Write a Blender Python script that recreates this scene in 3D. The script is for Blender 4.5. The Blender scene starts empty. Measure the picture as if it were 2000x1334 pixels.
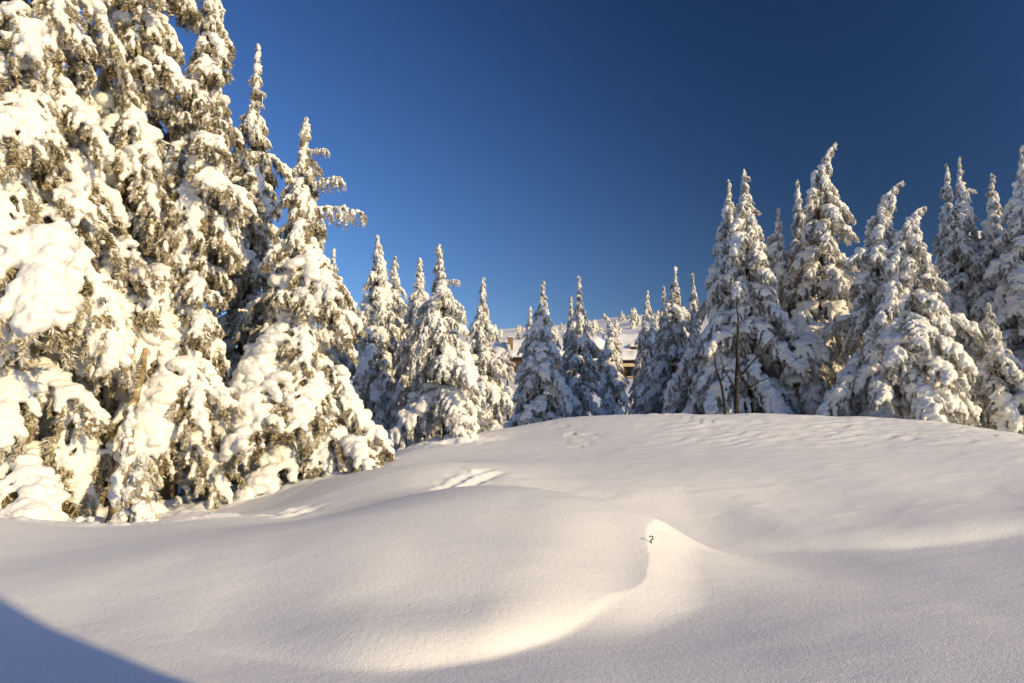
import bpy, math, random
import numpy as np
from mathutils import Matrix, Vector

# ------------------------------------------------------------------ camera, sky, sun, exposure
scene = bpy.context.scene
C = scene.collection
F = 1333.0                                   # focal length in pixels of the 2000 px wide photograph
HORIZON = 860.0
PITCH = math.atan((HORIZON - 667.0) / F)
CAM = np.array([0.0, 0.0, 1.65])
cd = bpy.data.cameras.new('camera')
cd.sensor_width = 36.0
cd.lens = 36.0 * F / 2000.0
cd.clip_start = 0.05
cd.clip_end = 20000.0
cam = bpy.data.objects.new('camera', cd)
cam.location = CAM
cam.rotation_euler = (math.radians(90) + PITCH, 0, 0)
C.objects.link(cam)
scene.camera = cam

SUN_EL = math.radians(17.0)
SUN_AZ = math.radians(54.0)                  # to the right of straight behind the camera
S = Vector((math.cos(SUN_EL) * math.sin(SUN_AZ), -math.cos(SUN_EL) * math.cos(SUN_AZ), math.sin(SUN_EL)))
world = bpy.data.worlds.new('World')
scene.world = world
world.use_nodes = True
nt = world.node_tree
bg = nt.nodes['Background']
sky = nt.nodes.new('ShaderNodeTexSky')
sky.sky_type = 'NISHITA'
sky.sun_disc = False
sky.sun_elevation = SUN_EL
sky.sun_rotation = math.atan2(S.x, S.y)
sky.altitude = 1800
sky.air_density = 1.2
sky.dust_density = 1.8
sky.ozone_density = 3.0
# polarised skylight: darkest at 90 degrees from the sun, as through a polarising filter
tc = nt.nodes.new('ShaderNodeTexCoord')
dot = nt.nodes.new('ShaderNodeVectorMath'); dot.operation = 'DOT_PRODUCT'
dot.inputs[1].default_value = S
nt.links.new(tc.outputs['Generated'], dot.inputs[0])
def wm(op, a, b):
    n = nt.nodes.new('ShaderNodeMath'); n.operation = op
    for i, v in enumerate((a, b)):
        if isinstance(v, (int, float)): n.inputs[i].default_value = v
        else: nt.links.new(v, n.inputs[i])
    return n.outputs[0]
c2 = wm('MULTIPLY', dot.outputs['Value'], dot.outputs['Value'])
dop = wm('DIVIDE', wm('SUBTRACT', 1.0, c2), wm('ADD', 1.0, c2))
fac = wm('SUBTRACT', 1.0, wm('MULTIPLY', dop, 0.77))
vm = nt.nodes.new('ShaderNodeVectorMath'); vm.operation = 'SCALE'
nt.links.new(sky.outputs['Color'], vm.inputs[0]); nt.links.new(fac, vm.inputs['Scale'])
hs = nt.nodes.new('ShaderNodeHueSaturation')
hs.inputs['Saturation'].default_value = 1.22
hs.inputs['Hue'].default_value = 0.515
nt.links.new(vm.outputs[0], hs.inputs['Color'])
nt.links.new(hs.outputs['Color'], bg.inputs['Color'])
bg.inputs['Strength'].default_value = 0.15

sl = bpy.data.lights.new('sun', 'SUN')
sl.energy = 3.3
sl.angle = math.radians(0.53)
sl.color = (1.0, 0.77, 0.41)
sun = bpy.data.objects.new('sun', sl)
sun.rotation_euler = S.to_track_quat('Z', 'Y').to_euler()
sun.location = (20, -20, 30)
C.objects.link(sun)

scene.view_settings.view_transform = 'Standard'
scene.view_settings.look = 'None'
scene.view_settings.gamma = 1.0
scene.view_settings.use_curve_mapping = False
scene.view_settings.exposure = 0.42
scene.render.engine = 'CYCLES'
scene.cycles.use_denoising = True
scene.cycles.max_bounces = 6
scene.cycles.diffuse_bounces = 4
scene.cycles.glossy_bounces = 1
scene.cycles.transmission_bounces = 1
scene.cycles.caustics_reflective = False
scene.cycles.caustics_refractive = False

# ------------------------------------------------------------------ helpers
FWD = np.array([0, math.cos(PITCH), math.sin(PITCH)])
UP = np.array([0, -math.sin(PITCH), math.cos(PITCH)])
RIGHT = np.array([1.0, 0, 0])
def P(px, py, Y):
    """point at world depth Y seen at photo pixel (px, py)"""
    d = FWD + RIGHT * ((px - 1000.0) / F) + UP * ((667.0 - py) / F)
    return CAM + d * (Y / d[1])

def hash3(i, j, k, seed):
    h = (i.astype(np.int64) * 374761393 + j.astype(np.int64) * 668265263 + k.astype(np.int64) * 2147483647 + seed * 974634777) & 0xFFFFFFFF
    h = ((h ^ (h >> 13)) * 1274126177) & 0xFFFFFFFF
    h = h ^ (h >> 16)
    return (h & 0xFFFF) / 32767.5 - 1.0
def noise3(p, seed=0):
    p = np.asarray(p, float)
    i = np.floor(p).astype(np.int64); f = p - i
    f = f * f * f * (f * (f * 6 - 15) + 10)
    r = np.zeros(len(p))
    for dx in (0, 1):
        wx = f[:, 0] if dx else 1 - f[:, 0]
        for dy in (0, 1):
            wy = f[:, 1] if dy else 1 - f[:, 1]
            for dz in (0, 1):
                wz = f[:, 2] if dz else 1 - f[:, 2]
                r += wx * wy * wz * hash3(i[:, 0] + dx, i[:, 1] + dy, i[:, 2] + dz, seed)
    return r
def noise2(x, y, seed=0):
    return noise3(np.stack([x, y, np.zeros_like(x)], 1), seed)
def smooth(a, b, x):
    t = np.clip((x - a) / (b - a), 0, 1)
    return t * t * (3 - 2 * t)

def mesh_from(name, v, f, mat=None, smooth_shade=False):
    me = bpy.data.meshes.new(name)
    v = np.asarray(v, np.float32)
    if isinstance(f, np.ndarray):
        nf, k = f.shape
        me.vertices.add(len(v)); me.vertices.foreach_set('co', v.ravel())
        me.loops.add(nf * k); me.loops.foreach_set('vertex_index', f.astype(np.int32).ravel())
        me.polygons.add(nf)
        me.polygons.foreach_set('loop_start', np.arange(0, nf * k, k, dtype=np.int32))
        me.update(calc_edges=True); me.validate()
    else:
        me.from_pydata([tuple(map(float, q)) for q in v], [], f)
    if smooth_shade:
        me.polygons.foreach_set('use_smooth', np.ones(len(me.polygons), bool))
    if mat: me.materials.append(mat)
    return me
def obj(name, me, parent=None):
    o = bpy.data.objects.new(name, me)
    C.objects.link(o)
    if parent: o.parent = parent
    return o
def tag(o, label, cat, group=None):
    o['label'] = label; o['category'] = cat
    if group: o['group'] = group
    return o
def structure(o):
    o['kind'] = 'structure'; return o

# ------------------------------------------------------------------ materials
def new_mat(name):
    m = bpy.data.materials.new(name); m.use_nodes = True
    return m, m.node_tree, m.node_tree.nodes['Principled BSDF']
def snow_material(name, color, bump_scale, bump_str, fine=None, dist=0.01):
    m, t, b = new_mat(name)
    b.inputs['Base Color'].default_value = (*color, 1)
    b.inputs['Roughness'].default_value = 0.75
    b.inputs['Specular IOR Level'].default_value = 0.15
    co = t.nodes.new('ShaderNodeTexCoord')
    n = t.nodes.new('ShaderNodeTexNoise'); n.inputs['Scale'].default_value = bump_scale
    n.inputs['Detail'].default_value = 5; n.inputs['Roughness'].default_value = 0.65
    t.links.new(co.outputs['Object'], n.inputs['Vector'])
    h = n.outputs['Fac']
    if fine:
        n2 = t.nodes.new('ShaderNodeTexNoise'); n2.inputs['Scale'].default_value = fine; n2.inputs['Detail'].default_value = 2
        t.links.new(co.outputs['Object'], n2.inputs['Vector'])
        ad = t.nodes.new('ShaderNodeMath'); ad.operation = 'MULTIPLY_ADD'; ad.inputs[1].default_value = .6
        t.links.new(n2.outputs['Fac'], ad.inputs[0]); t.links.new(h, ad.inputs[2]); h = ad.outputs[0]
    bp = t.nodes.new('ShaderNodeBump'); bp.inputs['Strength'].default_value = bump_str
    bp.inputs['Distance'].default_value = dist
    t.links.new(h, bp.inputs['Height'])
    t.links.new(bp.outputs['Normal'], b.inputs['Normal'])
    return m
M_GROUND = snow_material('ground_snow', (0.865, 0.862, 0.865), 22.0, 0.55, fine=75.0, dist=0.012)
M_SNOW = snow_material('tree_snow', (0.87, 0.855, 0.82), 14.0, 0.7, fine=60.0, dist=0.03)
M_ROOF = snow_material('roof_snow', (0.86, 0.86, 0.86), 1.5, 0.4, dist=0.3)

def needle_material(name, dark, brown, tan):
    m, t, b = new_mat(name)
    a = t.nodes.new('ShaderNodeAttribute'); a.attribute_name = 'frost'
    r = t.nodes.new('ShaderNodeValToRGB')
    e = r.color_ramp.elements
    e[0].position = 0.0; e[0].color = (*dark, 1)
    e[1].position = 1.0; e[1].color = (0.84, 0.82, 0.77, 1)
    k = e.new(0.25); k.color = (*brown, 1)
    k = e.new(0.55); k.color = (*tan, 1)
    t.links.new(a.outputs['Fac'], r.inputs['Fac'])
    t.links.new(r.outputs['Color'], b.inputs['Base Color'])
    b.inputs['Roughness'].default_value = 0.7
    b.inputs['Specular IOR Level'].default_value = 0.2
    return m
M_NEEDLE = needle_material('rimed_needles', (.038, .034, .012), (.13, .095, .033), (.50, .41, .22))
M_NEEDLE_F = needle_material('frosted_needles', (.030, .033, .026), (.085, .082, .066), (.40, .385, .34))
def bark_material(name, dark, light, snowy):
    m, t, b = new_mat(name)
    co = t.nodes.new('ShaderNodeTexCoord')
    n = t.nodes.new('ShaderNodeTexNoise'); n.inputs['Scale'].default_value = 5.0
    n.inputs['Detail'].default_value = 6
    t.links.new(co.outputs['Object'], n.inputs['Vector'])
    r = t.nodes.new('ShaderNodeValToRGB'); e = r.color_ramp.elements
    e[0].position = 0.35; e[0].color = (*dark, 1)
    e[1].position = 0.62; e[1].color = (*light, 1)
    k = e.new(0.62 + (1 - snowy) * 0.3); k.color = (0.8, 0.78, 0.72, 1)
    t.links.new(n.outputs['Fac'], r.inputs['Fac'])
    t.links.new(r.outputs['Color'], b.inputs['Base Color'])
    bp = t.nodes.new('ShaderNodeBump'); bp.inputs['Strength'].default_value = 0.8; bp.inputs['Distance'].default_value = 0.03
    t.links.new(n.outputs['Fac'], bp.inputs['Height']); t.links.new(bp.outputs['Normal'], b.inputs['Normal'])
    b.inputs['Roughness'].default_value = 0.85
    return m
M_BARK = bark_material('bark', (0.05, 0.032, 0.018), (0.16, 0.11, 0.06), 0.4)
M_BARK_RIME = bark_material('rimed_bark', (0.12, 0.08, 0.035), (0.45, 0.36, 0.20), 0.95)
M_SNAG = bark_material('dead_bark', (0.016, 0.013, 0.012), (0.038, 0.031, 0.027), 0.2)  # bark darkened in its colour to stand for shade on the snag

# ------------------------------------------------------------------ terrain
ctrl = []
def cp(px, py, Y): ctrl.append(P(px, py, Y))
def cw(x, y, z): ctrl.append(np.array([x, y, z], float))
# around and behind the camera
for q in ((0, 0, 0), (0, -5, .1), (-6, -5, -.2), (6, -7, .3), (-6, 0, -.25), (7, 0, .15), (0, 2.5, -.02), (-14, 2, .2), (16, 2, .5),
          (-14, -10, 0), (14, -12, .8), (0, -14, .4), (0, -30, 1), (-30, -20, 1), (30, -25, 2)): cw(*q)
# hollow in the foreground
for q in ((0, 1330, 4.9), (500, 1334, 4.75), (1000, 1334, 4.6), (1500, 1330, 4.65), (2000, 1330, 4.6),
          (1500, 1200, 6.5), (1800, 1200, 6.4), (2000, 1250, 5.6), (1500, 1100, 9.15), (1800, 1105, 8.8),
          (250, 1150, 6.6), (330, 1190, 6.15), (150, 1210, 6.1), (400, 1215, 5.9), (1300, 1200, 6.6)): cp(*q)
# the near mound: foot, rim, back, crest
for q in ((500, 1282, 5.32), (700, 1304, 5.0), (880, 1292, 5.15), (1000, 1266, 5.45), (1140, 1216, 6.2),
          (420, 1140, 6.6), (520, 1178, 6.2), (700, 1188, 5.95), (880, 1178, 6.05), (1000, 1160, 6.3), (1110, 1130, 6.8), (1180, 1105, 7.3), (1150, 1080, 7.6),
          (400, 1090, 7.25), (550, 1090, 7.05), (700, 1120, 6.55), (900, 1080, 7.15), (1100, 1050, 7.9), (1200, 1030, 8.4), (1250, 1080, 7.9),
          (1262, 1005, 9.0), (1200, 980, 9.5), (1050, 953, 10.3), (900, 949, 10.8), (780, 972, 11.0), (600, 1015, 10.6)): cp(*q)
# left bank in front of the tall trees
for q in ((430, 1006, 10.8), (200, 1030, 10.0), (0, 1012, 9.6), (0, 1100, 7.6), (150, 1130, 6.85), (-200, 1000, 10), (300, 1090, 7.25)): cp(*q)
for q in ((-7.0, 12.2, .18), (-9.5, 12.5, .2), (-4.6, 13.2, .38), (-8, 15, .15), (-13, 15, .2), (-5, 18, .55), (-9, 20, .3), (-20, 25, .5)): cw(*q)
# behind the mound, second crest and its back
for q in ((640, 938, 14.6), (730, 915, 14.3), (830, 906, 13.6), (920, 915, 13.2), (1000, 942, 12.4), (1100, 925, 13.6),
          (790, 884, 18.5), (950, 875, 18.5), (950, 900, 15.8), (1000, 852, 21)): cp(*q)
q = P(1050, 953, 10.3); cw(q[0], 11.5, q[2] - .24); cw(q[0] + .9, 11.3, .58)
q = P(1200, 980, 9.5); cw(q[0] + .15, 10.7, q[2] - .36); cw(2.1, 10.2, .32)
q = P(900, 949, 10.8); cw(q[0] - .1, 12.0, q[2] - .16)
q = P(830, 906, 13.6); cw(q[0] - .2, 15.2, q[2] - .12)
# the wide hill on the right
for q in ((1400, 1064, 10.3), (1700, 1070, 9.9), (2000, 1040, 10.3), (2200, 1020, 10.3),
          (1400, 1006, 11.6), (1700, 1014, 11.2), (2000, 978, 11.8), (1400, 950, 12.9), (1700, 950, 12.8), (1250, 960, 12.3),
          (1400, 880, 16.6), (1700, 880, 16.5), (1150, 890, 16.5), (2000, 900, 15.2),
          (960, 840, 22.5), (1100, 816, 23.5), (1300, 809, 23), (1500, 809, 22.5), (1700, 816, 22), (1850, 827, 21.5), (2000, 851, 20), (2250, 900, 18.5),
          (1300, 832, 20), (1500, 834, 19.6), (1700, 846, 19)): cp(*q)
for px, py, Y in ((960, 840, 22.5), (1100, 816, 23.5), (1300, 809, 23), (1500, 809, 22.5), (1700, 816, 22), (1850, 827, 21.5), (2000, 851, 20)):
    q = P(px, py, Y); k = (Y + 3.2) / Y
    cw(q[0] * k, Y + 3.2, q[2] - .55)
for q in ((-2, 32, 1.2), (5, 34, 1.7), (12, 33, 1.7), (20, 30, 1.4), (28, 24, 1.2), (-10, 32, .8), (-16, 38, .8), (0, 42, 1.6), (10, 44, 2.0), (24, 42, 2.2)): cw(*q)
ctrl = np.array(ctrl)
def seg_dist(x, y, a, b):
    d = b - a; L2 = (d ** 2).sum()
    t = np.clip(((x - a[0]) * d[0] + (y - a[1]) * d[1]) / L2, 0, 1)
    return np.hypot(x - a[0] - t * d[0], y - a[1] - t * d[1]), t
def poly_dist(x, y, pts, along=False):
    """signed distance to a polyline (left of it positive); along: also how far inside its two ends"""
    best = np.full(len(x), 1e9); sgn = np.ones(len(x)); arc = np.zeros(len(x)); run = 0.0
    for a, b in zip(pts[:-1], pts[1:]):
        d, t = seg_dist(x, y, a, b)
        n = b - a; L = math.hypot(*n)
        c = n[0] * (y - a[1]) - n[1] * (x - a[0])
        m = d < best - 1e-9
        best = np.where(m, d, best); sgn = np.where(m, np.where(c >= 0, 1.0, -1.0), sgn); arc = np.where(m, run + t * L, arc)
        run += L
    if along: return best * sgn, np.minimum(arc, run - arc)
    return best * sgn
def curve(pts, n=14):
    pts = [np.asarray(p, float) for p in pts]
    q = [pts[0] * 2 - pts[1]] + pts + [pts[-1] * 2 - pts[-2]]
    out = []
    for i in range(1, len(q) - 2):
        for k in range(n):
            t = k / n
            out.append(.5 * (2 * q[i] + (q[i + 1] - q[i - 1]) * t + (2 * q[i - 1] - 5 * q[i] + 4 * q[i + 1] - q[i + 2]) * t * t
                             + (3 * q[i] - q[i - 1] - 3 * q[i + 1] + q[i + 2]) * t ** 3))
    return out + [pts[-1]]
def gp(px, py, Y): return P(px, py, Y)[:2]
# feet of the two drifts: each rises steeply from its foot line and flattens out behind it
RIM_A = curve([gp(330, 1262, 5.45), gp(500, 1282, 5.28), gp(700, 1302, 4.98), gp(880, 1290, 5.13), gp(1000, 1264, 5.43), gp(1140, 1212, 6.2), gp(1262, 1165, 7.1)])
RIM_B = curve([gp(1375, 1062, 10.35), gp(1500, 1066, 10.2), gp(1700, 1070, 9.9), gp(1850, 1062, 10.0), gp(2000, 1042, 10.3), gp(2250, 1020, 10.3), gp(2600, 1000, 10.5)])
RIDGE = curve([gp(1060, 1235, 5.9), gp(1130, 1205, 6.3), gp(1195, 1182, 6.7), gp(1256, 1158, 7.1), gp(1266, 1100, 7.75), gp(1262, 1050, 8.35), gp(1278, 1010, 9.0), gp(1320, 1042, 9.3), gp(1375, 1085, 9.75)], 10)
def rims(x, y):
    z = np.zeros(len(x))
    for rim, hh, w, dec, soft, f0, f1 in ((RIM_A, .34, .36, 2.4, .05, 1.5, 1.6), (RIM_B, .30, .5, 2.6, .10, 1.6, .5)):
        rp = np.array(rim)
        m = (x > rp[0, 0]) & (x < rp[-1, 0]) & (y > rp[:, 1].min() - 2) & (y < 30)
        if not m.any(): continue
        xx, yy = x[m], y[m]
        d = yy - np.interp(xx, rp[:, 0], rp[:, 1])
        dd = .5 * (d + np.sqrt(d * d + soft * soft))
        z[m] += hh * (1 - np.exp(-dd / w)) * np.exp(-dd / dec) * smooth(rp[0, 0], rp[0, 0] + f0, xx) * smooth(rp[-1, 0], rp[-1, 0] - f1, xx) * smooth(-1.2, .0, d) * (1 - smooth(1.2, 3.6, d))
    # crisp wind lip round the right end of the mound, with the scoop outside it
    m = (x > -1.5) & (x < 5) & (y > 4.5) & (y < 12)
    if m.any():
        xx, yy = x[m], y[m]
        d, l = poly_dist(xx, yy, RIDGE, True)
        d = d + .02 * noise2(xx * 3.5, yy * 3.5, 17)
        out = np.clip(1 + d / .62, 0, 1); out = out * out * (1.6 - .6 * out)
        lip = np.where(d > 0, 1 - smooth(-.4, 3.0, d), out * (1 - smooth(-.4, 3.0, 0.0)))
        z[m] += .135 * lip * smooth(.0, 1.1, l)
    return z
def tps_fit(p, lam=0.25):
    n = len(p)
    d2 = ((p[:, None, :2] - p[None, :, :2]) ** 2).sum(-1)
    K = 0.5 * d2 * np.log(d2 + 1e-12) + lam * np.eye(n)
    Pm = np.c_[np.ones(n), p[:, :2]]
    A = np.block([[K, Pm], [Pm.T, np.zeros((3, 3))]])
    return np.linalg.solve(A, np.r_[p[:, 2] - rims(p[:, 0], p[:, 1]), np.zeros(3)])
W = tps_fit(ctrl)
def tps(x, y):
    out = np.empty(len(x))
    n = len(ctrl)
    for a in range(0, len(x), 20000):
        xs, ys = x[a:a + 20000], y[a:a + 20000]
        d2 = (xs[:, None] - ctrl[None, :, 0]) ** 2 + (ys[:, None] - ctrl[None, :, 1]) ** 2
        out[a:a + 20000] = (0.5 * d2 * np.log(d2 + 1e-12)) @ W[:n] + W[n] + W[n + 1] * xs + W[n + 2] * ys
    return out
def far_ground(x, y):
    r = np.hypot(x, y)
    side = x / np.maximum(y, 1.0)
    f = 0.45 + 0.55 * smooth(-.55, .05, side) + 0.10 * smooth(.03, .25, side)
    f = np.where(y < 20, 0.12, f)
    g = 0.9 + f * (np.clip(r - 38, 0, 112) * 0.118 + np.clip(r - 150, 0, 140) * 0.262 + np.clip(r - 290, 0, 500) * 0.02)
    return g
def base_ground(x, y):
    r = np.hypot(x, y)
    z = tps(x, y) + rims(x, y)
    w = smooth(27, 42, r)
    return z * (1 - w) + far_ground(x, y) * w
TRACK_A = [gp(500, 1022, 10.6), gp(545, 1008, 11.0), gp(590, 998, 11.4), gp(640, 986, 11.9)]
TRACK_B = [gp(850, 965, 11.6), gp(890, 950, 12.1), gp(930, 934, 12.7), gp(985, 917, 13.4)]
TRACK_C = [gp(1040, 905, 15.0), gp(1100, 885, 16.5), gp(1140, 850, 19.5), gp(1085, 825, 22.3)]
LIP = [gp(-60, 1008, 9.7), gp(60, 1012, 9.8), gp(150, 1024, 9.9), gp(260, 1030, 10.05), gp(340, 1025, 10.3), gp(450, 1004, 10.8)]
def ground_detail(x, y):
    r = np.hypot(x, y)
    z = 0.010 * noise2(x * .6, y * .6, 1) * smooth(1, 5, r) + 0.003 * noise2(x * 2.3 + 5, y * 2.3, 2)
    # wind ripples, elongated across the wind
    u, v = x * .94 + y * .34, -x * .34 + y * .94
    wv = noise2(u * 1.3, v * 4.2, 3)
    z += 0.0022 * wv + 0.0012 * noise2(u * 3.2, v * 11, 4) + 0.0006 * noise2(x * 26, y * 26, 5)
    # sastrugi scales on the wide hill
    m = smooth(15.5, 18.5, y) * smooth(27, 23, y) * smooth(1.5, 6, x) * smooth(24, 17, x)
    a = noise2(u * .45 + 3, v * .45, 7) * 1.4
    ph = (v * 1.9 + a + 0.5 * noise2(u * 1.1, v * 1.1, 8))
    saw = ph - np.floor(ph)
    prof = np.where(saw < .8, saw / .8, (1 - saw) / .2)
    gate = smooth(-.35, .5, noise2(u * .8 + 9, v * 1.7, 9))
    z += m * (0.030 * prof * gate + 0.012 * noise2(u * 3, v * 6, 10))
    z += 0.006 * smooth(.25, .8, noise2(u * 2, v * 5, 11)) * smooth(9, 12, y)
    # ski tracks
    for tr, depth in ((TRACK_A, .035), (TRACK_B, .042)):
        d, al = poly_dist(x, y, tr, True)
        near = np.abs(d) < 1.2
        if near.any():
            k = np.zeros(len(x)); xx, yy, dd = x[near], y[near], d[near]
            n = noise2(xx * 7, yy * 7, 12)
            e = sum(-depth * np.exp(-((dd - o) / .075) ** 2) + .45 * depth * np.exp(-((dd - o - .16) / .06) ** 2) * (1 + .9 * n) for o in (-.15, .15))
            along = smooth(0, .6, al[near])
            k[near] = (e + .018 * n * np.exp(-(dd / .5) ** 2)) * along
            z += k
    d = np.abs(poly_dist(x, y, TRACK_C))
    near = d < 1.5
    if near.any():
        k = np.zeros(len(x)); xx, yy = x[near], y[near]
        n = noise2(xx * 2.4, yy * 2.4, 13); n2 = noise2(xx * 6, yy * 6, 14)
        k[near] = (-.04 * smooth(.2, .6, n) + .012 * n2) * np.exp(-(d[near] / .45) ** 2) * smooth(16.5, 19.5, yy)
        z += k
    # crumbled edge of the left bank
    d = poly_dist(x, y, LIP)
    near = np.abs(d) < 1.0
    if near.any():
        k = np.zeros(len(x)); xx, yy, dd = x[near], y[near], d[near]
        n = noise2(xx * 5, yy * 5, 15); n2 = noise2(xx * 12, yy * 12, 16)
        k[near] = (.05 * smooth(-.2, .6, n) + .03 * smooth(0, .6, n2)) * np.exp(-((dd - .05) / .16) ** 2) - .10 * np.exp(-((dd - .45) / .22) ** 2)
        z += k
    # humps and dropped snow round the feet of the left-hand trees
    for bpx, bY in ((55, 12.6), (205, 14.2), (335, 14.6), (468, 17.5), (592, 16.3), (742, 23), (872, 20.6), (1708, 24.6), (1788, 23.8)):
        cx_ = (bpx - 1000) / F * bY
        d2 = ((x - cx_) ** 2 + (y - bY) ** 2)
        m = d2 < 9
        if m.any():
            z[m] += np.exp(-d2[m] / 1.3) * (.16 + .16 * noise2(x[m] * 2.2, y[m] * 2.2, 31) + .07 * noise2(x[m] * 6, y[m] * 6, 32))
    # unseen snow hump behind the camera, shaped to throw the lower left shadow
    sx, sy = math.sin(SUN_AZ), -math.cos(SUN_AZ)
    bx, by = 6.5 * sx - .98 * sy, 6.5 * sy + .98 * sx
    rr = np.hypot(x - bx, (y - by)) / 2.2
    z += 6.5 * (1 - smooth(.5, 1.0, rr))
    return z
def ground(x, y):
    x = np.atleast_1d(np.asarray(x, float)); y = np.atleast_1d(np.asarray(y, float))
    return base_ground(x, y) + ground_detail(x, y)
def gz(x, y): return float(ground(x, y)[0])

def build_terrain():
    th_f = np.linspace(math.radians(-47), math.radians(47), 800)          # 0 is straight ahead (+Y)
    th_b = np.linspace(math.radians(47), math.radians(313), 120)[1:-1]
    th = np.r_[th_f, th_b]
    r = np.r_[np.geomspace(.25, 2.8, 14)[:-1], np.geomspace(2.8, 31, 560), np.geomspace(31, 420, 110)[1:], np.geomspace(420, 6000, 14)[1:]]
    nt_, nr = len(th), len(r)
    R_, T_ = np.meshgrid(r, th, indexing='ij')
    x = (R_ * np.sin(T_)).ravel(); y = (R_ * np.cos(T_)).ravel()
    z = base_ground(x, y)
    near = np.hypot(x, y) < 40
    z[near] += ground_detail(x[near], y[near])
    far = ~near
    z[far] += (noise2(x[far] * .05, y[far] * .05, 20) * .9 + noise2(x[far] * .15, y[far] * .15, 21) * .3) * smooth(45, 90, np.hypot(x[far], y[far]))
    v = np.r_[np.c_[x, y, z], [[0, 0, gz(0, 0)]]]
    i = np.arange(nr - 1)[:, None] * nt_; j = np.arange(nt_)[None, :]; j2 = (j + 1) % nt_
    q = np.stack([i + j, i + j2, i + nt_ + j2, i + nt_ + j], -1).reshape(-1, 4)
    # face winding: make normals point up
    q = q[:, ::-1]
    me = mesh_from('snow_ground', v[:-1], q, M_GROUND, True)
    return structure(obj('snow_ground', me))
build_terrain()

# ------------------------------------------------------------------ snow-laden boughs (shared meshes)
def unit(v):
    v = np.asarray(v, float); return v / (np.linalg.norm(v) + 1e-12)
def ico(sub=1):
    t = (1 + 5 ** .5) / 2
    v = [(-1, t, 0), (1, t, 0), (-1, -t, 0), (1, -t, 0), (0, -1, t), (0, 1, t), (0, -1, -t), (0, 1, -t), (t, 0, -1), (t, 0, 1), (-t, 0, -1), (-t, 0, 1)]
    v = [unit(q) for q in v]
    f = [(0, 11, 5), (0, 5, 1), (0, 1, 7), (0, 7, 10), (0, 10, 11), (1, 5, 9), (5, 11, 4), (11, 10, 2), (10, 7, 6), (7, 1, 8),
         (3, 9, 4), (3, 4, 2), (3, 2, 6), (3, 6, 8), (3, 8, 9), (4, 9, 5), (2, 4, 11), (6, 2, 10), (8, 6, 7), (9, 8, 1)]
    for _ in range(sub):
        cache, nf = {}, []
        def mid(a, b):
            k = (min(a, b), max(a, b))
            if k not in cache:
                cache[k] = len(v); v.append(unit(v[a] + v[b]))
            return cache[k]
        for a, b, c in f:
            x, y, z = mid(a, b), mid(b, c), mid(c, a)
            nf += [(a, x, z), (b, y, x), (c, z, y), (x, y, z)]
        f = nf
    return np.array(v), np.array(f)
ICO_V, ICO_F = ico(1)

def tube(pts, radii, sides=6):
    """vertices and quads of a tapered tube along a polyline"""
    pts = np.asarray(pts, float); n = len(pts)
    T = np.gradient(pts, axis=0); T /= np.linalg.norm(T, axis=1)[:, None] + 1e-12
    ref = np.array([0.13, 0.97, 0.2])
    A = np.cross(T, ref); A /= np.linalg.norm(A, axis=1)[:, None] + 1e-12
    B = np.cross(T, A)
    an = np.linspace(0, 2 * math.pi, sides, endpoint=False)
    v = (pts[:, None] + np.asarray(radii)[:, None, None] * (np.cos(an)[None, :, None] * A[:, None] + np.sin(an)[None, :, None] * B[:, None])).reshape(-1, 3)
    i = np.arange(n - 1)[:, None] * sides; j = np.arange(sides)[None]; j2 = (j + 1) % sides
    q = np.stack([i + j, i + j2, i + sides + j2, i + sides + j], -1).reshape(-1, 4)
    return v, q

def union_snow(name, cen, rad, axes_z, voxel, nz, seed, mat, iters=2):
    """many overlapping ellipsoids melted into one lumpy snow mass"""
    n = len(cen); k = len(ICO_V)
    sc = np.stack([rad, rad, rad * axes_z], 1)
    v = (cen[:, None] + ICO_V[None] * sc[:, None]).reshape(-1, 3)
    f = (ICO_F[None] + (np.arange(n) * k)[:, None, None]).reshape(-1, 3)
    me = mesh_from('tmp', v, f)
    o = bpy.data.objects.new('tmp', me); C.objects.link(o)
    m = o.modifiers.new('r', 'REMESH'); m.mode = 'VOXEL'; m.voxel_size = voxel
    m = o.modifiers.new('s', 'SMOOTH'); m.factor = .5; m.iterations = iters
    dg = bpy.context.evaluated_depsgraph_get()
    out = bpy.data.meshes.new_from_object(o.evaluated_get(dg))
    bpy.data.objects.remove(o); bpy.data.meshes.remove(me)
    out.name = name
    co = np.empty(len(out.vertices) * 3, np.float32); out.vertices.foreach_get('co', co); co = co.reshape(-1, 3)
    no = np.empty(len(out.vertices) * 3, np.float32); out.vertices.foreach_get('normal', no); no = no.reshape(-1, 3)
    a = noise3(co / (nz * 6), seed) * 1.0 * nz + noise3(co / (nz * 2.2), seed + 1) * .6 * nz
    out.vertices.foreach_set('co', (co + no * a[:, None]).astype(np.float32).ravel())
    out.polygons.foreach_set('use_smooth', np.ones(len(out.polygons), bool))
    out.materials.clear(); out.materials.append(mat)
    out.update()
    return out

def grow(rng, start, d, L, n, grav, wob):
    pts = [np.array(start, float)]; d = unit(d)
    for _ in range(n):
        d = unit(d + np.array([0, 0, -grav]) + rng.normal(0, wob, 3))
        pts.append(pts[-1] + d * (L / n))
    return np.array(pts)

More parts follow.
